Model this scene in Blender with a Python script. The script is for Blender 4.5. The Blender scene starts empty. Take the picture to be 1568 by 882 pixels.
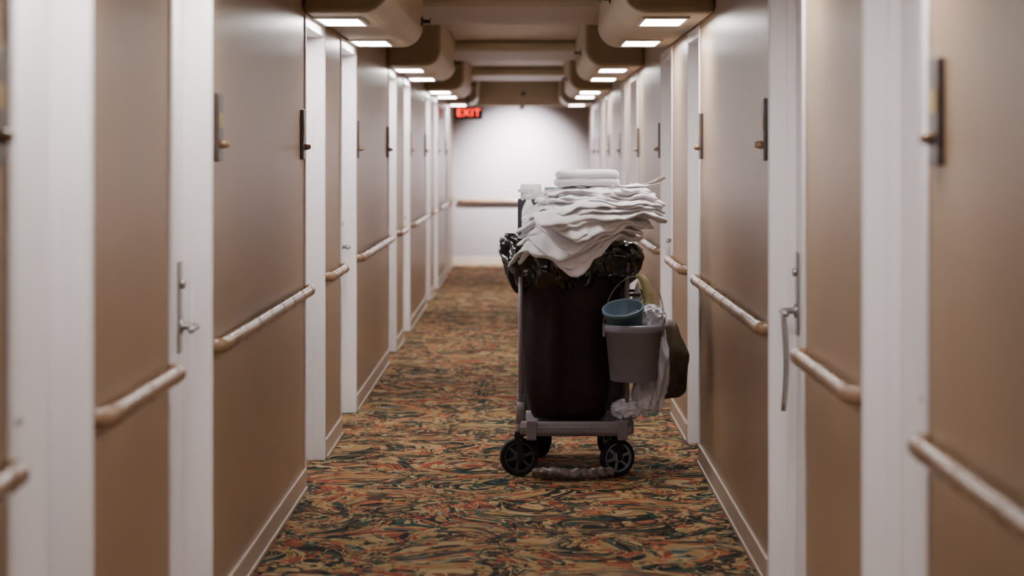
import bpy, bmesh, math, random
from mathutils import Vector, Matrix, noise
random.seed(7)
C = bpy.context
D = bpy.data

# ------------------------------------------------------------ helpers
def nz(x, y, z, s=1.0):
    return noise.noise(Vector((x*s, y*s, z*s)))

def link(o, parent=None):
    C.scene.collection.objects.link(o)
    if parent: o.parent = parent
    return o

def empty(name):
    e = D.objects.new(name, None); e.empty_display_size = 0.1
    return link(e)

def obj(name, bm, mat, parent=None, smooth=False, bevel=0, seg=2, autosmooth=False):
    bmesh.ops.recalc_face_normals(bm, faces=bm.faces[:])
    me = D.meshes.new(name); bm.to_mesh(me); bm.free()
    o = D.objects.new(name, me); link(o, parent)
    mats = mat if isinstance(mat, (list, tuple)) else [mat]
    for m in mats: me.materials.append(m)
    if smooth:
        for p in me.polygons: p.use_smooth = True
    if bevel:
        b = o.modifiers.new('bevel', 'BEVEL'); b.width = bevel; b.segments = seg; b.limit_method = 'ANGLE'
    return o

def box(bm, x0, x1, y0, y1, z0, z1, mi=0):
    v = [bm.verts.new(p) for p in ((x0,y0,z0),(x1,y0,z0),(x1,y1,z0),(x0,y1,z0),(x0,y0,z1),(x1,y0,z1),(x1,y1,z1),(x0,y1,z1))]
    for f in ((0,3,2,1),(4,5,6,7),(0,1,5,4),(1,2,6,5),(2,3,7,6),(3,0,4,7)):
        fc = bm.faces.new([v[i] for i in f]); fc.material_index = mi
    return v

def loft(bm, rings, cap0=True, cap1=True, closed=True, mi=0, smooth=True):
    vs = [[bm.verts.new(p) for p in r] for r in rings]
    n = len(rings[0])
    for a, b in zip(vs[:-1], vs[1:]):
        for i in range(n if closed else n-1):
            j = (i+1) % n
            f = bm.faces.new((a[i], a[j], b[j], b[i])); f.material_index = mi; f.smooth = smooth
    if cap0: f = bm.faces.new(vs[0][::-1]); f.material_index = mi
    if cap1: f = bm.faces.new(vs[-1]); f.material_index = mi
    return vs

def tube(bm, pts, r, n=12, mi=0, cap=True):
    pts = [Vector(p) for p in pts]
    rs = r if isinstance(r, (list, tuple)) else [r]*len(pts)
    rings = []
    prev = None
    for i, p in enumerate(pts):
        if i == 0: t = pts[1]-p
        elif i == len(pts)-1: t = p-pts[i-1]
        else: t = (pts[i+1]-p).normalized()+(p-pts[i-1]).normalized()
        t.normalize()
        if prev is None:
            up = Vector((0,0,1)) if abs(t.z) < .9 else Vector((1,0,0))
            a = t.cross(up).normalized()
        else:
            a = (prev - t*prev.dot(t)).normalized()
        prev = a
        b = t.cross(a)
        rings.append([p + (a*math.cos(2*math.pi*k/n)+b*math.sin(2*math.pi*k/n))*rs[i] for k in range(n)])
    return loft(bm, rings, cap, cap, mi=mi)

def lathe(bm, prof, M=None, n=32, mi=0, cap=True):
    rings = []
    for r, z in prof:
        rings.append([Vector((r*math.cos(2*math.pi*k/n), r*math.sin(2*math.pi*k/n), z)) for k in range(n)])
    if M: rings = [[M @ p for p in rg] for rg in rings]
    return loft(bm, rings, cap, cap, mi=mi)

def smoothcurve(pts, n=8):
    P = [Vector(p) for p in pts]; P = [P[0]*2-P[1]]+P+[P[-1]*2-P[-2]]
    out = []
    for i in range(1, len(P)-2):
        for k in range(n):
            t = k/n
            out.append(0.5*((2*P[i])+(P[i+1]-P[i-1])*t+(2*P[i-1]-5*P[i]+4*P[i+1]-P[i+2])*t*t+(3*P[i]-P[i-1]-3*P[i+1]+P[i+2])*t**3))
    out.append(P[-2])
    return out

# ------------------------------------------------------------ materials
def mat(name, col, rough=.5, metal=0, var=.06, scale=6, bump=0, bscale=200, coat=0, emis=None, estr=0, sheen=0, spec=None):
    m = D.materials.new(name); m.use_nodes = True
    nt = m.node_tree; N = nt.nodes; L = nt.links
    b = N['Principled BSDF']
    tc = N.new('ShaderNodeTexCoord')
    no = N.new('ShaderNodeTexNoise'); no.inputs['Scale'].default_value = scale; no.inputs['Detail'].default_value = 4
    L.new(tc.outputs['Object'], no.inputs['Vector'])
    r = N.new('ShaderNodeValToRGB')
    r.color_ramp.elements[0].position = .3; r.color_ramp.elements[1].position = .7
    r.color_ramp.elements[0].color = (*[c*(1-var) for c in col], 1)
    r.color_ramp.elements[1].color = (*[min(1, c*(1+var)) for c in col], 1)
    L.new(no.outputs['Fac'], r.inputs['Fac']); L.new(r.outputs['Color'], b.inputs['Base Color'])
    b.inputs['Roughness'].default_value = rough; b.inputs['Metallic'].default_value = metal
    b.inputs['Coat Weight'].default_value = coat
    b.inputs['Coat Roughness'].default_value = .15
    if spec is not None: b.inputs['Specular IOR Level'].default_value = spec
    if sheen: b.inputs['Sheen Weight'].default_value = sheen
    if emis:
        b.inputs['Emission Color'].default_value = (*emis, 1); b.inputs['Emission Strength'].default_value = estr
    if bump:
        n2 = N.new('ShaderNodeTexNoise'); n2.inputs['Scale'].default_value = bscale; n2.inputs['Detail'].default_value = 3
        L.new(tc.outputs['Object'], n2.inputs['Vector'])
        bp = N.new('ShaderNodeBump'); bp.inputs['Strength'].default_value = bump; bp.inputs['Distance'].default_value = .01
        L.new(n2.outputs['Fac'], bp.inputs['Height']); L.new(bp.outputs['Normal'], b.inputs['Normal'])
    return m

M_wall = mat('wall_paint', (.315,.212,.130), .36, var=.04, scale=2, bump=.06, bscale=60)
M_far = mat('end_wall_paint', (.25,.215,.225), .5, var=.04, scale=2)
M_ceil = mat('ceiling_paint', (.36,.285,.185), .55, var=.05, scale=3, bump=.1, bscale=80)
M_white = mat('white_frame_paint', (.86,.82,.83), .35, var=.02, scale=3)
M_base = mat('baseboard_paint', (.44,.35,.28), .3, var=.05, scale=4)
M_rail = mat('handrail_vinyl', (.24,.14,.075), .26, var=.15, scale=7, coat=.2)
M_metal = mat('brushed_metal', (.38,.36,.35), .35, metal=.9, var=.1, scale=30)
M_sign = mat('sign_dark_bronze', (.08,.06,.055), .35, metal=.3, var=.15, scale=20)
M_signy = mat('sign_label_brass', (.35,.24,.07), .4, var=.2, scale=20)
M_lamp = mat('lamp_diffuser', (1,1,1), .5, emis=(1,.955,.93), estr=60)
M_lamp2 = mat('lamp_diffuser_dim', (1,1,1), .5, emis=(1,.95,.92), estr=42)
M_lampf = mat('lamp_frame', (.5,.45,.4), .4)
M_dark = mat('dark_metal', (.03,.03,.03), .4, metal=.5)
M_exit = mat('exit_letters', (.8,.03,.01), .5, emis=(1,.03,.015), estr=5)
M_burg = mat('bag_burgundy_canvas', (.019,.006,.007), .6, var=.3, scale=14, bump=.3, bscale=300, spec=.28)
M_liner = mat('black_plastic_film', (.004,.004,.005), .17, var=.3, scale=20, coat=.5, spec=.6)
M_cart = mat('cart_grey_plastic', (.20,.17,.185), .45, var=.08, scale=12, bump=.05, bscale=150)
M_cart2 = mat('cart_dark_plastic', (.04,.04,.05), .5, var=.1, scale=12)
M_tire = mat('rubber_tire', (.010,.010,.011), .6, var=.2, scale=30, spec=.3)
M_hub = mat('wheel_hub_grey', (.17,.18,.22), .4, var=.15, scale=20)
M_towel = mat('terry_cloth', (.90,.87,.91), .95, var=.03, scale=30, bump=.5, bscale=420, sheen=.2)
M_buck = mat('bucket_grey_plastic', (.23,.215,.27), .42, var=.06, scale=10)
M_blue = mat('bucket_blue_plastic', (.12,.20,.27), .38, var=.06, scale=10)
M_rag = mat('white_plastic_bag', (.66,.66,.74), .35, var=.08, scale=12)
M_olive = mat('tote_olive_fabric', (.070,.048,.027), .5, var=.4, scale=14, bump=.2, bscale=200)
M_yel = mat('glove_rubber', (.45,.40,.20), .45, var=.15, scale=12)
M_bot = mat('bottle_white_plastic', (.75,.76,.80), .3, var=.04)
M_tbox = mat('tissue_box_card', (.18,.30,.36), .5, var=.5, scale=40)
M_paper = mat('paper', (.86,.84,.84), .8, var=.04)
M_tan = mat('wrapped_bumper', (.13,.095,.085), .32, var=.6, scale=26, bump=.7, bscale=60)

def carpet():
    m = D.materials.new('swirl_carpet'); m.use_nodes = True
    nt = m.node_tree; N = nt.nodes; L = nt.links
    b = N['Principled BSDF']; b.inputs['Roughness'].default_value = .9
    b.inputs['Specular IOR Level'].default_value = .12
    tc = N.new('ShaderNodeTexCoord')
    mp = N.new('ShaderNodeMapping'); mp.inputs['Scale'].default_value = (1.05, .95, 1)
    L.new(tc.outputs['Object'], mp.inputs['Vector'])
    def vm(op, a, bb):
        n = N.new('ShaderNodeVectorMath'); n.operation = op
        L.new(a, n.inputs[0])
        if op == 'SCALE': n.inputs['Scale'].default_value = bb
        elif isinstance(bb, tuple): n.inputs[1].default_value = bb
        else: L.new(bb, n.inputs[1])
        return n.outputs[0]
    def noi(scale, detail, dist, src, off=None):
        n = N.new('ShaderNodeTexNoise'); n.inputs['Scale'].default_value = scale
        n.inputs['Detail'].default_value = detail; n.inputs['Distortion'].default_value = dist
        if off: src = vm('ADD', src, off)
        L.new(src, n.inputs['Vector']); return n
    def math_(op, a, bval):
        n = N.new('ShaderNodeMath'); n.operation = op
        for i, v in enumerate((a, bval)):
            if isinstance(v, (int, float)): n.inputs[i].default_value = v
            else: L.new(v, n.inputs[i])
        return n.outputs[0]
    def ramp(fac, stops, interp='CONSTANT'):
        r = N.new('ShaderNodeValToRGB'); cr = r.color_ramp; cr.interpolation = interp
        while len(cr.elements) < len(stops): cr.elements.new(.5)
        for e, (p, c) in zip(cr.elements, stops):
            e.position = p; e.color = (*c, 1)
        L.new(fac, r.inputs['Fac']); return r.outputs['Color']
    def mix(fac, a, bb):
        mx = N.new('ShaderNodeMix'); mx.data_type = 'RGBA'
        L.new(fac, mx.inputs['Factor'])
        for k, v in (('A', a), ('B', bb)):
            if isinstance(v, tuple): mx.inputs[k].default_value = (*v, 1)
            else: L.new(v, mx.inputs[k])
        return mx.outputs['Result']
    gold = (.29,.180,.072); tan = (.37,.255,.125); rust = (.25,.055,.028); orange = (.31,.10,.040)
    green = (.022,.052,.038); black = (.008,.010,.009); teal = (.055,.095,.088); brown = (.085,.036,.020); red=(.21,.038,.024)
    w1 = noi(2.2, 0, 0, mp.outputs['Vector'])
    v1 = vm('ADD', mp.outputs['Vector'], vm('SCALE', vm('SUBTRACT', w1.outputs['Color'], (.5,.5,.5)), .8))
    w2 = noi(7.0, 0, 0, v1, off=(4.2,1.3,0))
    v2 = vm('ADD', v1, vm('SCALE', vm('SUBTRACT', w2.outputs['Color'], (.5,.5,.5)), .20))
    def leaves(scale, src, off, pal, thr):
        s = vm('ADD', src, off)
        V = N.new('ShaderNodeTexVoronoi'); V.inputs['Scale'].default_value = scale; L.new(s, V.inputs['Vector'])
        E = N.new('ShaderNodeTexVoronoi'); E.feature = 'DISTANCE_TO_EDGE'; E.inputs['Scale'].default_value = scale; L.new(s, E.inputs['Vector'])
        sp = N.new('ShaderNodeSeparateColor'); L.new(V.outputs['Color'], sp.inputs[0])
        base = ramp(sp.outputs[0], pal)
        inner = ramp(sp.outputs[1], [(0,tan),(.2,rust),(.38,gold),(.54,green),(.66,tan),(.84,orange)])
        c = mix(math_('LESS_THAN', V.outputs['Distance'], .30), base, inner)
        n = noi(5, 0, 0, src, off=(8.8,3.3,0))
        th = math_('MULTIPLY', math_('MAXIMUM', math_('SUBTRACT', n.outputs['Fac'], .40), .0), thr)
        edge = math_('LESS_THAN', E.outputs['Distance'], th)
        dk = ramp(sp.outputs[2], [(0,black),(.35,green),(.6,brown),(.8,black)])
        return mix(edge, c, dk)
    pal1 = [(0,gold),(.2,rust),(.36,tan),(.5,orange),(.62,green),(.74,gold),(.9,black)]
    pal2 = [(0,tan),(.16,teal),(.26,gold),(.40,red),(.56,gold),(.70,brown),(.80,orange)]
    c1 = leaves(8.0, v2, (0,0,0), pal1, .72)
    c2 = leaves(11.0, v2, (5.5,2.2,0), pal2, .72)
    A = noi(6.0, 0, .8, v1, off=(2.2,6.1,0))
    c = mix(math_('GREATER_THAN', A.outputs['Fac'], .5), c1, c2)
    S = noi(5.0, 0, 1.6, v1, off=(1.9,7.7,0))
    st = math_('LESS_THAN', math_('ABSOLUTE', math_('SUBTRACT', S.outputs['Fac'], .5), 0), .018)
    c = mix(st, c, black)
    S2 = noi(6.0, 0, 1.6, v1, off=(11.9,3.7,0))
    st2 = math_('LESS_THAN', math_('ABSOLUTE', math_('SUBTRACT', S2.outputs['Fac'], .52), 0), .022)
    c = mix(st2, c, tan)
    wv = noi(260, 2, 0, tc.outputs['Object'])
    bp = N.new('ShaderNodeBump'); bp.inputs['Strength'].default_value = .5; bp.inputs['Distance'].default_value = .006
    L.new(wv.outputs['Fac'], bp.inputs['Height']); L.new(bp.outputs['Normal'], b.inputs['Normal'])
    L.new(c, b.inputs['Base Color'])
    return m
M_carpet = carpet()

# ------------------------------------------------------------ corridor
XL, XR = -1.06, .90
REC = .09
Y0, Y1 = -3.2, 32.25
HC = 2.66      # ceiling
HS = 2.27      # soffit underside
doorsL = [(-1.7,-.75),(.35,1.25),(4.58,5.42),(6.65,7.49),(10.68,11.69),(12.75,13.84),(17.15,18.1),(19.2,20.2),(23.5,24.45),(25.55,26.5),(29.3,30.2)]
doorsR = [(-1.3,-.4),(.8,1.75),(5.01,5.93),(7.21,8.23),(11.57,12.36),(13.74,14.87),(18.0,19.2),(20.2,21.1),(24.3,25.2),(26.5,27.4),(29.6,30.5)]

bm = bmesh.new(); box(bm, XL-.3, XR+.3, Y0-.2, Y1+.2, -.1, 0); obj('floor', bm, M_carpet)
bm = bmesh.new(); box(bm, XL-.3, XR+.3, Y0-.2, Y1+.2, HC, HC+.1)
obj('ceiling', bm, M_ceil)
bm = bmesh.new(); box(bm, XL-.3, XR+.3, Y1, Y1+.2, 0, HC); obj('wall_back', bm, M_far)
bm = bmesh.new(); box(bm, XL-.3, XR+.3, Y0-.2, Y0, 0, HC); obj('wall_front', bm, M_wall)

def side_wall(side, X, doors):
    s = -1 if side == 'left' else 1
    xs = sorted((X, X+s*.22))
    bm = bmesh.new(); y = Y0; panels = []
    for a, b in doors:
        box(bm, *xs, y, a, 0, HC); panels.append((y, a)); 
        box(bm, *xs, a, b, HS, HC)
        xb = sorted((X+s*(REC+.04), X+s*.22)); box(bm, *xb, a, b, 0, HS)
        y = b
    box(bm, *xs, y, Y1, 0, HC); panels.append((y, Y1))
    obj('wall_'+side, bm, M_wall)
    bm = bmesh.new()
    for a, b in panels:
        a2 = a+.02 if a > Y0 else a; b2 = b-.04 if b < Y1 else b
        xo = sorted((X, X-s*.014)); box(bm, *xo, a2, b2, 0, .105)
        xo = sorted((X, X-s*.020)); box(bm, *xo, a2, b2, 0, .02)
    obj('baseboard_'+side, bm, M_base, bevel=.004)
    for a, b in panels:
        if b < 3: continue
        a2, b2 = a+.03, b-.045
        if b == Y1: b2 = Y1-.25
        e = empty('handrail'); xr = X-s*.040; H = .955
        bm = bmesh.new()
        pts = smoothcurve([(X-s*.002,a2,H),(X-s*.028,a2+.004,H),(xr,a2+.03,H)], 4)
        pts += [Vector((xr, a2+.03+(b2-a2-.06)*k/6, H)) for k in range(1, 6)]
        pts += smoothcurve([(xr,b2-.03,H),(X-s*.028,b2-.004,H),(X-s*.002,b2,H)], 4)
        tube(bm, pts, .018, 18)
        for v in bm.verts: v.co.z = H+(v.co.z-H)*1.4
        obj('rail', bm, M_rail, e, smooth=True)
        bm = bmesh.new()
        n = max(2, int((b2-a2)/.42)+1)
        for k in range(n):
            yy = a2+.12+(b2-a2-.24)*k/(n-1)
            M = Matrix.Translation((xr,yy,H)) @ Matrix.Rotation(math.pi/2, 4, 'X') @ Matrix.Diagonal((1,1.4,1,1))
            lathe(bm, [(.0175,-.012),(.0192,-.010),(.0192,.010),(.0175,.012)], M, 18)
            box(bm, *sorted((X, xr)), yy-.012, yy+.012, H-.012, H+.012)
        obj('bracket', bm, M_rail, e, smooth=False)
    return panels

pl = side_wall('left', XL, doorsL)
pr = side_wall('right', XR, doorsR)

e = empty('handrail')
bm = bmesh.new(); yw = Y1-.05
tube(bm, [(XL+.1,Y1,.93),(XL+.1,yw,.93),(XL+.16,yw-.01,.93),(XR-.16,yw-.01,.93),(XR-.1,yw,.93),(XR-.1,Y1,.93)], .026, 14)
obj('rail', bm, M_rail, e, smooth=True)
bm = bmesh.new(); box(bm, XL, XR, Y1-.015, Y1, 0, .12); obj('baseboard_back', bm, M_base, bevel=.004)

dn = 0; tn = 0
def make_door(side, X, a, b, idx):
    global dn, tn
    dn += 1; tn += 1
    s = -1 if side == 'left' else 1
    bm = bmesh.new()
    def bx(xa, xb, *r): box(bm, *sorted((xa, xb)), *r)
    J = .028
    bx(X-s*.006, X+s*(REC+.03), a-.001, a+J, 0, HS-.001)
    bx(X-s*.006, X+s*(REC+.03), b-J, b+.001, 0, HS-.001)
    bx(X-s*.006, X+s*(REC+.03), a+J, b-J, HS-.06, HS-.001)
    bx(X-s*.008, X, a-.035, a-.001, 0, HS-.001)
    bx(X-s*.008, X, b+.001, b+.012, 0, HS-.001)
    bx(X+s*(REC-.035), X+s*REC, a+J, a+J+.014, 0, HS-.06)
    bx(X+s*(REC-.035), X+s*REC, b-J-.014, b-J, 0, HS-.06)
    obj('trim_%d' % tn, bm, M_white, bevel=.003)
    e = empty('door_%d' % dn)
    bm = bmesh.new(); xd = X+s*REC
    box(bm, *sorted((xd, xd+s*.038)), a+J+.003, b-J-.003, .008, HS-.063)
    obj('slab', bm, M_white, e, bevel=.002)
    q = -1 if idx % 2 else 1
    yc = b-J-.075 if idx % 2 else a+J+.075
    bm = bmesh.new()
    box(bm, *sorted((xd-s*.008, xd)), yc-.035, yc+.035, .94, 1.245)
    obj('lock_plate', bm, M_metal, e, bevel=.004)
    bm = bmesh.new()
    lathe(bm, [(.026,0),(.026,.008),(.012,.012),(.011,.055)], Matrix.Translation((xd-s*.006,yc,1.03)) @ Matrix.Rotation(-s*math.pi/2, 4, 'Y'), 18)
    tube(bm, smoothcurve([(xd-s*.05,yc,1.03),(xd-s*.062,yc+q*.015,1.03),(xd-s*.062,yc+q*.06,1.03),(xd-s*.058,yc+q*.12,1.026)],4), .011, 10)
    lathe(bm, [(.016,0),(.016,.012),(.012,.016)], Matrix.Translation((xd-s*.006,yc,1.17)) @ Matrix.Rotation(-s*math.pi/2, 4, 'Y'), 16)
    obj('lever', bm, M_metal, e, smooth=True)
    ys = a-.15 if idx % 2 == 0 else b+.15
    g = empty('room_sign')
    bm = bmesh.new(); box(bm, *sorted((X-s*.016, X)), ys-.055, ys+.055, 1.575, 1.81)
    obj('plaque', bm, M_sign, g, bevel=.004)
    bm = bmesh.new(); box(bm, *sorted((X-s*.018, X-s*.016)), ys-.04, ys+.04, 1.69, 1.74)
    obj('number_label', bm, M_signy, g)
    bm = bmesh.new()
    lathe(bm, [(.016,0),(.015,.014),(.012,.026),(.006,.030)], Matrix.Translation((X-s*.014,ys,1.635)) @ Matrix.Rotation(-s*math.pi/2, 4, 'Y'), 14)
    obj('call_button', bm, M_rail, g, smooth=True)
    return e
for i, (a, b) in enumerate(doorsL): make_door('left', XL, a, b, i)
for i, (a, b) in enumerate(doorsR):
    e = make_door('right', XR, a, b, i)
    if i == 3:
        bm = bmesh.new(); yc = b-.028-.075; xd = XR+REC-.058
        rings = []
        for k in range(14):
            t = k/13; z = 1.035-.36*t; w = .006+.016*math.sin(min(1, t*1.2)*math.pi*.5); 
            cx = xd-.006+.012*math.sin(t*3); 
            rings.append([(cx-.006, yc-.07-w, z),(cx+.006, yc-.07-w, z),(cx+.010, yc-.07, z),(cx+.006, yc-.07+w, z),(cx-.006, yc-.07+w, z),(cx-.010,yc-.07,z)])
        loft(bm, rings)
        obj('hanging_strap', bm, M_metal, e, smooth=True)

def soffit(x_wall, x_in, ya, yb):
    bm = bmesh.new(); s = 1 if x_in > x_wall else -1
    R = .13; sec = [(x_wall, HC), (x_wall, HS)]
    for k in range(13):
        t = math.pi/2*k/12
        sec.append((x_in - s*R + s*R*math.sin(t), HS+R-R*math.cos(t)))
    sec.append((x_in, HC))
    rings = [[(x, y, z) for x, z in sec] for y in (ya, yb)]
    loft(bm, rings, smooth=False)
    return bm
lights_y = [(-1.3,.8),(5.0,7.1),(11.15,13.3),(17.6,19.7),(23.9,25.9),(30.1,)]
segs = [(-2.0,1.5),(4.4,7.75),(10.6,14.05),(17.0,20.4),(23.4,26.7),(29.5,30.995)]
for (ya, yb) in segs:
    obj('ceiling_soffit', soffit(XL, -.65, ya, yb), M_ceil, bevel=.03, seg=4)
    obj('ceiling_soffit', soffit(XR, .45, ya+.02, min(yb+.02, 30.998)), M_ceil, bevel=.03, seg=4)
for ya, yb in [(1.9,4.0),(8.15,10.2),(14.5,16.6),(20.8,23.0),(27.1,29.2)]:  # shallow ceiling drops, added to imitate bands of light and shade from the soffit lamps
    bm = bmesh.new(); box(bm, XL, XR, ya, yb, HC-.10, HC); obj('ceiling_shade_band', bm, M_ceil, bevel=.04, seg=4)
bm = bmesh.new(); box(bm, XL, XR, 31.0, 31.25, HS, HC); obj('ceiling_bulkhead', bm, M_ceil, bevel=.01)
for pair in lights_y:
    for y in pair:
        for x, w in ((-.92,.10),(.68,.10)):
            g = empty('ceiling_light')
            bm = bmesh.new(); L_ = .30; fr = .015
            box(bm, x-w-fr, x-w, y-L_-fr, y+L_+fr, HS-.014, HS+.0)
            box(bm, x+w, x+w+fr, y-L_-fr, y+L_+fr, HS-.014, HS+.0)
            box(bm, x-w, x+w, y-L_-fr, y-L_, HS-.014, HS+.0)
            box(bm, x-w, x+w, y+L_, y+L_+fr, HS-.014, HS+.0)
            obj('frame', bm, M_lampf, g)
            bm = bmesh.new(); box(bm, x-w, x+w, y-L_, y+L_, HS-.008, HS-.002)
            obj('diffuser', bm, M_lamp2 if (y < 8 or y > 29) else M_lamp, g)
def sprinkler(x, y, z, s):
    g = empty('sprinkler_head')
    bm = bmesh.new()
    lathe(bm, [(.03,0),(.03,.006),(.012,.012),(.012,.035),(.008,.05),(.022,.052),(.022,.056)], Matrix.Translation((x,y,z)) @ Matrix.Rotation(s*math.pi/2, 4, 'Y'), 14)
    obj('head', bm, M_dark, g)
for y in (13.8, 20.1, 26.4): sprinkler(-.649, y, 2.42, 1)
for y in (11.9, 18.3, 24.7): sprinkler(.449, y, 2.43, -1)
g = empty('sprinkler_head'); bm = bmesh.new()
lathe(bm, [(.03,0),(.03,.006),(.012,.012),(.012,.035),(.008,.05),(.03,.052),(.03,.058)], Matrix.Translation((-.04,31.0,2.44)) @ Matrix.Rotation(math.pi/2, 4, 'X'), 14)
obj('head', bm, M_dark, g)

g = empty('exit_sign')
bm = bmesh.new(); box(bm, -.93,-.57, 28.98, 29.04, 2.05, 2.22); obj('housing', bm, M_dark, g, bevel=.005)
bm = bmesh.new(); box(bm, -.77,-.75, 29.0, 29.02, 2.22, HC); obj('stem', bm, M_dark, g)
cu = D.curves.new('letters', 'FONT'); cu.body = 'EXIT'; cu.size = .135; cu.align_x = 'CENTER'; cu.align_y = 'CENTER'; cu.extrude = .003; cu.offset = .001; cu.space_character = 1.15
t = D.objects.new('letters', cu); link(t, g); t.location = (-.75, 28.975, 2.135); t.rotation_euler = (math.pi/2,0,0); cu.materials.append(M_exit)

g = empty('spotlight')
bm = bmesh.new(); fx = Vector((-.06, 31.12, HS))
lathe(bm, [(.03,-.012),(.03,0)], Matrix.Translation(fx), 20)
lathe(bm, [(.035,-.05),(.035,-.012)], Matrix.Translation(fx), 20)
obj('can', bm, M_lampf, g)
sp = D.lights.new('beam', 'SPOT'); sp.energy = 1500; sp.spot_size = math.radians(94); sp.spot_blend = 1; sp.shadow_soft_size = .08; sp.color = (1,.975,.99)
so = D.objects.new('beam', sp); link(so, g); so.location = (fx.x, fx.y, HS-.10)
so.rotation_euler = (Vector((-.12,Y1,1.35))-so.location).to_track_quat('-Z','Y').to_euler()

# ------------------------------------------------------------ housekeeping cart
cart = empty('housekeeping_cart')
def rrect(cx, cy, a, b, z, n=64, p=4.0, f=None):
    out = []
    for k in range(n):
        t = 2*math.pi*k/n; c, s_ = math.cos(t), math.sin(t)
        r = (abs(c)**p+abs(s_)**p)**(-1/p)
        x, y = cx+a*r*c, cy+b*r*s_
        out.append(Vector((x, y, z)))
    return out
bm = bmesh.new()
CX, CY, A, B = .245, 11.52, .295, .50
loft(bm, [rrect(CX,CY,A-.02,B-.02,.205,64,9), rrect(CX,CY,A,B,.212,64,9), rrect(CX,CY,A,B,.268,64,9), rrect(CX,CY,A-.006,B-.006,.278,64,9),
          rrect(CX,CY,A-.03,B-.03,.278,64,9), rrect(CX,CY,A-.035,B-.035,.262,64,9)])
obj('platform', bm, M_cart, cart, smooth=False)
bm = bmesh.new()
box(bm, CX-A+.02, CX+A-.02, 11.012, 11.02, .222, .255)
for x in (CX-A+.05, CX+A-.09): box(bm, x, x+.05, 11.0, 11.03, .19, .285)
obj('platform_trim', bm, M_cart, cart, bevel=.004)
bm = bmesh.new()
for x in (-.028, .50):
    tube(bm, [(x,11.09,.265),(x,11.09,1.08)], .012, 10)
    tube(bm, [(x,11.47,.265),(x,11.47,1.13)], .014, 10)
tube(bm, [(-.028,11.09,1.06),(.50,11.09,1.06)], .012, 10)
tube(bm, [(-.028,11.09,1.07),(-.028,11.47,1.07)], .012, 10)
tube(bm, [(.50,11.09,1.07),(.50,11.47,1.07)], .012, 10)
for x in (-.028, .50): tube(bm, [(x,11.98,.265),(x,11.98,1.16)], .016, 10)
obj('frame_tubes', bm, M_cart, cart, smooth=True)
bm = bmesh.new()
for x in (-.028, .50):
    for y in (11.09, 11.47, 11.96):
        loft(bm, [rrect(x,y,.026,.026,.265,20,4), rrect(x,y,.022,.022,.34,20,4), rrect(x,y,.016,.016,.37,20,4)])
obj('post_boots', bm, M_cart, cart, smooth=True)
bm = bmesh.new()
for z in (.55, .86):
    box(bm, -.03, .505, 11.50, 11.99, z, z+.025)
TZ = 1.13
box(bm, -.035, .51, 11.48, 12.0, TZ-.025, TZ)
for r in ((-.035,-.02,11.48,12.0),(.495,.51,11.48,12.0),(-.035,.51,11.985,12.0),(-.035,.51,11.48,11.495)):
    box(bm, *r, TZ-.005, TZ+.05)
box(bm, -.02, .495, 11.495, 11.505, .28, TZ-.01)
obj('shelves', bm, M_cart, cart, bevel=.004)
bm = bmesh.new()
tube(bm, smoothcurve([(-.02,11.99,1.04),(-.02,12.1,1.07),(.0,12.13,1.08),(.47,12.13,1.08),(.49,12.1,1.07),(.49,11.99,1.04)],5), .014, 10)
obj('push_handle', bm, M_cart2, cart, smooth=True)
bm = bmesh.new()
for z0, n in ((.28,4),(.575,5),(.885,4)):
    for k in range(n):
        z = z0+k*.048+.022
        loft(bm, [rrect(.235,11.75,.20,.19,z-.02,32,6), rrect(.235,11.75,.225,.215,z-.01,32,6), rrect(.235,11.75,.225,.215,z+.01,32,6), rrect(.235,11.75,.20,.19,z+.02,32,6)])
obj('shelf_linen', bm, M_towel, cart, smooth=True)

# bag body
bm = bmesh.new(); rings = []
NT = 128
for i in range(34):
    t = i/33; z = .285+.80*t
    a = .190+.060*min(1,(t*1.3))**.8; b_ = .175+.030*t; cx = .208+.022*t; cy = 11.255
    if i < 4: q = [.86,.93,.975,.99][i]; a *= q; b_ *= q
    rg = rrect(cx, cy, a, b_, z, NT, 3.6)
    for k, p in enumerate(rg):
        ang = 2*math.pi*k/NT
        d = Vector((p.x-cx, p.y-cy, 0)).normalized()
        w = .014*math.sin(ang*9+2.5*nz(ang*1.2,t*1.5,3))*(.35+.65*t)
        w += .026*nz(p.x*5+3, p.y*5, z*2.2) + .006*nz(p.x*18, p.y*18, z*5)
        w -= .010*math.exp(-((t-.08)/.05)**2)
        p += d*w
    rings.append(rg)
loft(bm, rings)
obj('laundry_bag', bm, M_burg, cart, smooth=True)

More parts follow.
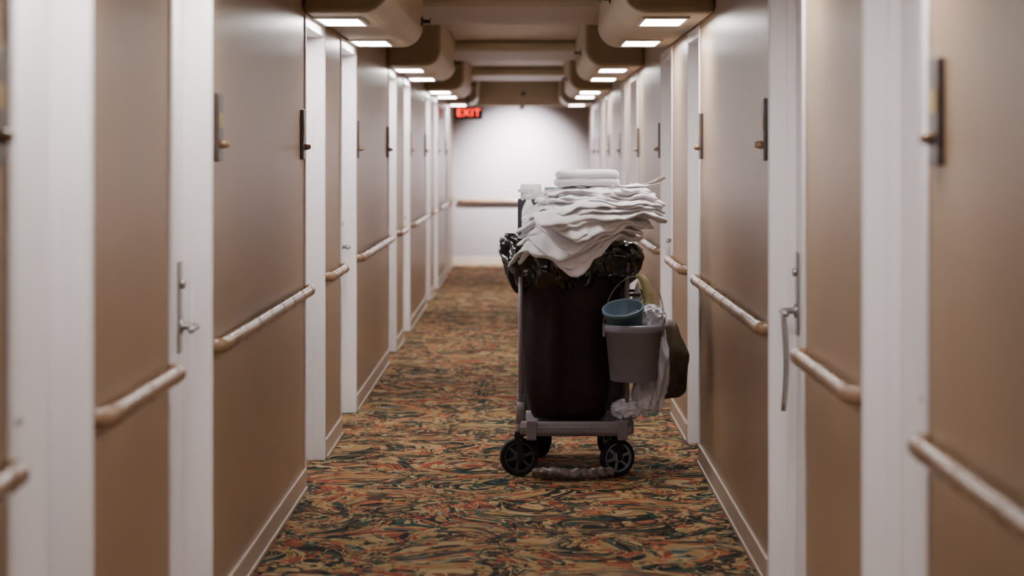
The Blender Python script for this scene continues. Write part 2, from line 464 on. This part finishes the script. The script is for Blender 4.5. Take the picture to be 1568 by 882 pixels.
# black liner overhang
bm = bmesh.new(); rings = []
prof = [(.10,1.06),(.5,1.07),(.68,1.09),(.78,1.125),(.88,1.145),(.96,1.145),(1.03,1.13),(1.08,1.105),(1.11,1.08),(1.11,1.05),(1.08,1.02),(1.03,.995),(.98,.975),(.93,.96),(.88,.945)]
fine = []
for i in range(len(prof)-1):
    for k in range(3):
        t = k/3; fine.append((prof[i][0]*(1-t)+prof[i+1][0]*t, prof[i][1]*(1-t)+prof[i+1][1]*t))
fine.append(prof[-1])
NT = 260
for i, (q, z) in enumerate(fine):
    rg = rrect(.228, 11.27, .315*q, .232*q, z, NT, 3.0)
    u = i/len(fine)
    for k, p in enumerate(rg):
        ang = 2*math.pi*k/NT; ca, sa = math.cos(ang), math.sin(ang)
        d = Vector((ca, sa, 0))
        rid = 1-abs(nz(ca*3.2+sa*2, sa*3.2, z*9+4))*2.4
        rid2 = 1-abs(nz(ca*8, sa*8+5, z*16))*2.2
        fold = nz(ca*6, sa*6, z*3+9)
        amp = min(1, u*1.6)
        p += d*(.028*rid+.020*rid2-.026+.024*fold)*amp
        p.z += (.025*nz(ca*4,sa*4,z*10+2)+.012*rid2)*amp
        p.z += .085*max(0, -ca-.80)/.2*max(0, 1-abs(u-.55)*2)
        lf = max(0, -ca*.6-sa*.8)
        if u > .6: p.z -= .035*lf*(u-.6)/.4
        if u > .8: p.z += .04*nz(ca*3, sa*3+7, 1)+.022*nz(ca*9,sa*9,4)
    rings.append(rg)
loft(bm, rings, cap1=False)
o = obj('bin_liner', bm, M_liner, cart, smooth=True)
so_ = o.modifiers.new('sol','SOLIDIFY'); so_.thickness = .002

def wheel(name, x, y, r, yaw, mh):
    M = Matrix.Translation((x,y,r)) @ Matrix.Rotation(yaw,4,'Z') @ Matrix.Rotation(math.pi/2,4,'X')
    bm = bmesh.new()
    w = .018
    prof = [(r*.78,-w*.8),(r*.93,-w),(r*.985,-w*.7),(r,-w*.2),(r,w*.2),(r*.985,w*.7),(r*.93,w),(r*.78,w*.8),(r*.78,-w*.8)]
    lathe(bm, prof, M, 48, 0, cap=False)
    lathe(bm, [(r*.68,-w*.7),(r*.80,-w*.8),(r*.80,w*.8),(r*.68,w*.7),(r*.68,-w*.7)], M, 48, 1, cap=False)
    lathe(bm, [(r*.10,-w*1.4),(r*.24,-w*1.2),(r*.28,-w*.8),(r*.28,w*.8),(r*.24,w*1.2),(r*.10,w*1.4)], M, 24, 1)
    for k in range(6):
        a = 2*math.pi*k/6+.3
        vs = box(bm, r*.2, r*.74, -r*.07, r*.07, -w*.5, w*.5, 1)
        R = M @ Matrix.Rotation(a,4,'Z')
        for v in vs: v.co = R @ v.co
    lathe(bm, [(.005,-w*.2),(r*.7,-w*.2),(r*.7,w*.2),(.005,w*.2)], M, 32, 0)
    obj(name, bm, [M_tire, mh], cart)
    bm = bmesh.new(); R = Matrix.Translation((x,y,0)) @ Matrix.Rotation(yaw,4,'Z')
    for sy in (-1, 1):
        yo = sy*.028
        pts = [(-.012,r),(-.008,r-.012),(.008,r-.012),(.012,r),(.02,.205),(-.02,.205)]
        rings = [[R @ Vector((px_, yo+dy, pz)) for px_, pz in pts] for dy in (-.002,.002)]
        loft(bm, rings, smooth=False)
    vs = box(bm, -.03,.03,-.030,.030,.200,.208)
    for v in vs: v.co = R @ v.co
    lathe(bm, [(.008,-.033),(.008,.033)], M, 12)
    lathe(bm, [(.022,.205),(.022,.225)], Matrix.Translation((x,y,0)), 16)
    obj(name+'_fork', bm, M_tire, cart)
wheel('wheel_1', -.036, 11.10, .096, .12, M_cart2)
wheel('wheel_2', .452, 11.10, .093, .45, M_hub)
wheel('wheel_3', .075, 11.80, .090, 1.0, M_tire)
wheel('wheel_4', .44, 11.86, .090, .9, M_hub)

bm = bmesh.new(); pts = []; rs = []
for k in range(70):
    t = k/69; pts.append((.03+.40*t, 10.965-.02*math.sin(t*3), .034+.004*math.sin(t*9)))
    rs.append(.027*(1 if .02 < t < .98 else .75)+.005*nz(t*14,0,1)+.002*math.sin(t*60))
tube(bm, pts, rs, 24)
for v in bm.verts:
    v.co += Vector((0,nz(v.co.x*30,v.co.y*30,v.co.z*30)*.010,nz(v.co.x*30+5,v.co.y*30,v.co.z*30)*.008)); v.co.z = max(.001, v.co.z)
obj('floor_bumper', bm, M_tan, cart, smooth=True)
bm = bmesh.new()
tube(bm, smoothcurve([(.50,11.09,1.0),(.53,11.07,1.03),(.545,11.05,1.02),(.55,11.05,.985)],5), .007, 8)
tube(bm, [(.50,11.10,.9),(.56,11.10,.9),(.57,11.2,.9),(.57,11.44,.9),(.50,11.46,.9)], .008, 8)
obj('side_hook', bm, M_cart2, cart, smooth=True)

# ------------------------------------------------------------ towels
def slab(bm, cx, cy, cz, w, d, t, rot, fn, nu=60, nv=52, seed=0):
    cr, sr = math.cos(rot), math.sin(rot)
    def P(i, j, sgn):
        u = -1+2*i/nu; v = -1+2*j/nv
        u = math.sin(u*math.pi/2)*.4+u*.6; v = math.sin(v*math.pi/2)*.4+v*.6
        m = max(abs(u), abs(v)); th = t/2*math.sqrt(max(0, 1-m**14))
        k = 1-.07*(abs(u)*abs(v))**4
        x = u*w/2*k*(1+.04*nz(v*2,seed,1)); y = v*d/2*k*(1+.05*nz(u*3,seed,5)); 
        return fn(Vector((cx+x*cr-y*sr, cy+x*sr+y*cr, cz)), sgn*th)
    g = {}
    for sgn in (-1, 1):
        for i in range(nu+1):
            for j in range(nv+1):
                bd = i in (0, nu) or j in (0, nv)
                key = (i, j, 0 if bd else sgn)
                if key not in g: g[key] = bm.verts.new(P(i, j, sgn))
        for i in range(nu):
            for j in range(nv):
                q = []
                for a, b in ((i,j),(i+1,j),(i+1,j+1),(i,j+1)):
                    bd = a in (0, nu) or b in (0, nv)
                    q.append(g[(a, b, 0 if bd else sgn)])
                if sgn < 0: q = q[::-1]
                f = bm.faces.new(q); f.smooth = True
def bend(s, R, thm):
    if s <= 0: return s, 0, 0
    th = min(s/R, thm); ex = max(0, s-R*thm)
    return R*math.sin(th)+ex*math.cos(thm), R*(1-math.cos(th))+ex*math.sin(thm), th
ts = empty('towel_stack')
bm = bmesh.new(); N_ = 15
rnd = random.Random(5)
for i in range(N_):
    lv = i/(N_-1)
    z0 = 1.185+.222*lv
    if i < 8:
        q = i/7
        cx, cy = .215+.085*q+rnd.uniform(-.025,.025), 11.145+.045*q+rnd.uniform(-.015,.015)
        w, d, rot = .55+rnd.uniform(-.04,.03), .51+rnd.uniform(-.04,.02), .80-.30*q+rnd.uniform(-.16,.16)
    else:
        q = (i-8)/6
        left = .02+.09*q+rnd.uniform(-.03,.03); right = .68+.035*math.sin(q*3)+rnd.uniform(-.03,.012)-.04*q
        cx, cy, w, d, rot = (left+right)/2, 11.22+.09*q, right-left, .58-.12*q+rnd.uniform(-.04,.02), .24-.24*q+rnd.uniform(-.10,.10)
    def fn(p, th, lv=lv, i=i, z0=z0):
        k = 1-lv
        x, y = p.x, p.y
        R = .05+.18*lv
        g = math.exp(-((x-.24)/.26)**2)
        ys = 11.04
        adv, dr, an = bend(ys-y, R, (.30+.66*k)*(.6+.4*g))
        ny = ys-adv; nz_ = z0-dr
        adv2, dr2, an2 = bend(.12-x, .12+.12*lv, .30+.50*k)
        nx = .12-adv2; nz_ -= dr2*(1-.35*min(1, an))
        if x > .56:
            adv3, dr3, an3 = bend(x-.56, .20, .50)
            nx = .56+adv3; nz_ -= dr3
        else: an3 = 0
        o = Vector((nx, ny, nz_))
        nrm = Vector((-math.sin(an2)+math.sin(an3), -math.sin(an), math.cos(an)*math.cos(max(an2,an3)))).normalized()
        o += nrm*th
        o.z += .022*nz(x*5, y*5, 2+lv*2.4)+.017*nz(x*12,y*12,lv*8)+.007*nz(x*30,y*30,i)
        o.y += .035*nz(x*6, i*.7, 3)+.010*nz(x*18, i*.9, 3)
        o.x += .024*nz(y*8, i*.9, 8)
        return o
    slab(bm, cx, cy, z0, w, d, .022+rnd.uniform(-.004,.006), rot, fn, seed=i)
obj('folded_towels', bm, M_towel, ts, smooth=True)

ft = empty('folded_towel')
bm = bmesh.new()
for i, (z, t) in enumerate(((1.458,.044),(1.498,.044))):
    def fn3(p, th, i=i):
        p.z += th+.006*nz(p.x*9,p.y*9,i)+.003*nz(p.x*30,p.y*30,i)-.3*max(0,abs(p.x-.32)-.12)**2*6
        return p
    slab(bm, .310, 11.40, z, .33-.008*i, .28, t, .03, fn3, seed=30+i)
obj('towel', bm, M_towel, ft, smooth=True)

pp = empty('paper_sheets')
bm = bmesh.new()
for i, (x, y, z, w, d, rot, tilt) in enumerate(((.58,11.20,1.440,.20,.14,.3,.12),(.62,11.28,1.450,.15,.12,-.4,.24),(.50,11.12,1.440,.12,.10,.5,.05))):
    vs = []
    for a in range(9):
        row = []
        for b_ in range(7):
            u, v = a/8-.5, b_/6-.5
            px_, py_ = u*w, v*d
            zz = tilt*px_+.018*u*u*4*(1 if i%2 else .4)+.004*math.sin(v*9+i)
            row.append(bm.verts.new((x+px_*math.cos(rot)-py_*math.sin(rot), y+px_*math.sin(rot)+py_*math.cos(rot), z+zz)))
        vs.append(row)
    for a in range(8):
        for b_ in range(6): bm.faces.new((vs[a][b_],vs[a+1][b_],vs[a+1][b_+1],vs[a][b_+1]))
o = obj('sheets', bm, M_paper, pp, smooth=True); s_ = o.modifiers.new('s','SOLIDIFY'); s_.thickness = .002

# ------------------------------------------------------------ items on tray
g = empty('supply_caddy')
bm = bmesh.new(); cz = TZ
box(bm, -.045,.27,11.66,11.94,cz,cz+.009)
for r in ((-.045,-.035,11.66,11.94),(.26,.27,11.66,11.94),(-.035,.26,11.66,11.67),(-.035,.26,11.93,11.94)): box(bm, *r, cz+.005, cz+.235)
obj('bin', bm, M_cart2, g, bevel=.004)
g = empty('toilet_paper_roll')
bm = bmesh.new()
prof = [(.02,0),(.052,.0),(.056,.004),(.056,.096),(.052,.10),(.02,.10),(.02,0)]
for k in range(3): lathe(bm, prof, Matrix.Translation((.025,11.80,cz+.0095+.101*k)), 32, cap=False)
obj('roll', bm, M_paper, g)
bm = bmesh.new(); lathe(bm, [(.018,0),(.018,.30)], Matrix.Translation((.025,11.80,cz+.0095)), 16); obj('core', bm, M_tan, g)
g = empty('tissue_box')
bm = bmesh.new(); vs = box(bm, -.06,.06,-.10,.10,0,.285)
R = Matrix.Translation((.175,11.80,cz+.0095)) @ Matrix.Rotation(.2,4,'Z')
for v in vs: v.co = R @ v.co
obj('carton', bm, M_tbox, g, bevel=.003)
def spray(name, x, y, z, m):
    g = empty(name)
    bm = bmesh.new()
    lathe(bm, [(.030,0),(.035,.004),(.036,.03),(.036,.17),(.028,.20),(.015,.225),(.013,.24)], Matrix.Translation((x,y,z)), 24)
    obj('bottle', bm, m, g, smooth=True)
    bm = bmesh.new()
    lathe(bm, [(.016,.235),(.016,.255),(.011,.257),(.011,.275)], Matrix.Translation((x,y,z)), 16)
    box(bm, x-.045,x+.025,y-.010,y+.010,z+.270,z+.290)
    box(bm, x-.056,x-.045,y-.007,y+.007,z+.273,z+.287)
    tube(bm, [(x-.03,y,z+.27),(x-.036,y,z+.25),(x-.03,y,z+.23)], .005, 8)
    obj('trigger', bm, m, g, bevel=.002)
spray('spray_bottle', .012, 11.59, TZ, M_bot)

# ------------------------------------------------------------ buckets
bx_, by_, bz_ = .525, 10.93, .492
g = empty('cleaning_bucket')
bm = bmesh.new()
Mb = Matrix.Translation((bx_,by_,bz_))
lathe(bm, [(.108,0),(.115,.004),(.136,.235),(.142,.236),(.145,.25),(.145,.270),(.140,.278),(.132,.276),(.130,.25),(.108,.012),(.01,.010)], Mb, 48)
obj('pail', bm, M_buck, g, smooth=True)
bm = bmesh.new()
for sx in (-1,1):
    box(bm, bx_+sx*.145-.007, bx_+sx*.145+.007, by_-.022, by_+.022, bz_+.215, bz_+.28)
obj('ears', bm, M_buck, g, bevel=.004)
bm = bmesh.new(); pts = []
for k in range(25):
    a = math.pi*k/24
    pts.append((bx_-.148*math.cos(a)+.02*math.sin(a), by_+.12*math.sin(a)*.9, bz_+.25+.255*math.sin(a)**.8))
tube(bm, pts, .003, 8)
obj('wire_handle', bm, M_metal, g, smooth=True)

g = empty('plastic_bucket')
bm = bmesh.new()
Mb2 = Matrix.Translation((.490,10.945,.70)) @ Matrix.Rotation(math.radians(20),4,'X') @ Matrix.Rotation(math.radians(-7),4,'Y')
lathe(bm, [(.070,0),(.076,.004),(.096,.145),(.103,.146),(.104,.163),(.099,.166),(.094,.158),(.074,.01),(.01,.008)], Mb2, 40)
obj('pail', bm, M_blue, g, smooth=True)

def lump(bm, cx, cy, cz, rx, ry, rz, seed, amp=.35, fr=2.2, top=None):
    n1, n2 = 54, 76; rings = []
    for i in range(1, n1):
        th = math.pi*i/n1; rg = []
        for k in range(n2):
            ph = 2*math.pi*k/n2
            d = Vector((math.sin(th)*math.cos(ph), math.sin(th)*math.sin(ph), -math.cos(th)))
            q = Vector((d.x*fr,d.y*fr,d.z*fr*.7))+Vector((seed*3.1,seed*1.7,seed))
            r = 1+amp*(.6-abs(noise.noise(q))*2.0)+amp*.4*(.4-abs(noise.noise(q*2.3))*1.6)+amp*.06*noise.noise(q*6)
            sq = 1.0
            if top is not None and d.z > 0: sq = 1-(1-top)*d.z
            rg.append(Vector((cx+d.x*rx*r*sq, cy+d.y*ry*r*sq, cz+d.z*rz*(r if d.z<0 else 1))))
        rings.append(rg)
    loft(bm, rings)
g = empty('cleaning_rags')
bm = bmesh.new(); lump(bm, .610,10.95,.80,.060,.06,.065,4,.5); lump(bm,.56,10.97,.79,.05,.05,.05,9,.5)
obj('rags', bm, M_rag, g, smooth=True)
g = empty('plastic_bag')
bm = bmesh.new()
lump(bm, .650,11.13,.60,.056,.09,.24,2,.35,1.8,top=.5)
lump(bm, .595,11.12,.415,.058,.08,.10,5,.35,1.8)
lump(bm, .50,11.11,.335,.070,.055,.050,8,.35,1.8)
lump(bm, .555,11.16,.80,.04,.05,.16,12,.4,2.4,top=.3)
obj('film', bm, M_rag, g, smooth=True)
g = empty('tote_bag')
bm = bmesh.new(); rings = []
for i in range(26):
    t = i/25; z = .365+.38*t
    a = .075+.030*math.sin(min(1,t*1.6)*math.pi*.55)-.09*max(0,t-.55)**1.0; b_ = .13*(.85+.15*math.sin(t*math.pi))
    cx = .728-.012*math.sin(t*2.6)-.06*max(0,t-.55)
    if i == 0: a *= .7; b_ *= .85
    if i == 1: a *= .92; b_ *= .96
    rg = rrect(cx, 11.38, a, b_, z, 72, 3)
    for p in rg:
        d = Vector((p.x-cx,(p.y-11.38)*.4,0)).normalized()
        p += d*(.012*nz(p.x*9,p.y*9,z*6)+.008*(1-abs(nz(p.x*18,p.y*18,z*10))*2)); p.z += .02*nz(p.x*8,p.y*5,z*4)
    rings.append(rg)
loft(bm, rings)
obj('body', bm, M_olive, g, smooth=True)
bm = bmesh.new()
for y in (11.33,11.42):
    tube(bm, smoothcurve([(.68,y,.72),(.64,y,.84),(.575,y,.912),(.62,y,.82),(.70,y,.71)],6), .007, 8)
obj('straps', bm, M_olive, g, smooth=True)
g = empty('rubber_glove')
bm = bmesh.new()
tube(bm, smoothcurve([(.545,11.03,1.0),(.575,11.0,.985),(.595,10.99,.93),(.60,10.985,.87),(.595,10.98,.83)],6), [.010+.016*math.sin(min(1,k/14)*math.pi/2) for k in range(25)], 16)
for k in range(4):
    x = .575+.013*k
    tube(bm, [(x,10.98,.845),(x-.004+.003*k,10.972,.80),(x-.004+.003*k,10.968,.775+.008*abs(k-1.5))], [.009,.008,.005], 10)
tube(bm, [(.575,10.985,.89),(.558,10.975,.855),(.553,10.972,.83)], [.010,.008,.005], 10)
obj('latex', bm, M_yel, g, smooth=True)

# ------------------------------------------------------------ camera / world
w = D.worlds.new('World'); C.scene.world = w; w.use_nodes = True
w.node_tree.nodes['Background'].inputs[0].default_value = (.5,.45,.42,1); w.node_tree.nodes['Background'].inputs[1].default_value = .1
cam = D.cameras.new('Camera'); co = D.objects.new('Camera', cam); link(co)
co.location = (0,0,1.6); co.rotation_euler = (math.pi/2,0,0)
cam.sensor_width = 36; cam.lens = 78.5; cam.shift_x = -.014; cam.shift_y = -.1307
cam.clip_end = 200
cam.dof.use_dof = True; cam.dof.focus_distance = 11.1; cam.dof.aperture_fstop = 2.4
C.scene.camera = co
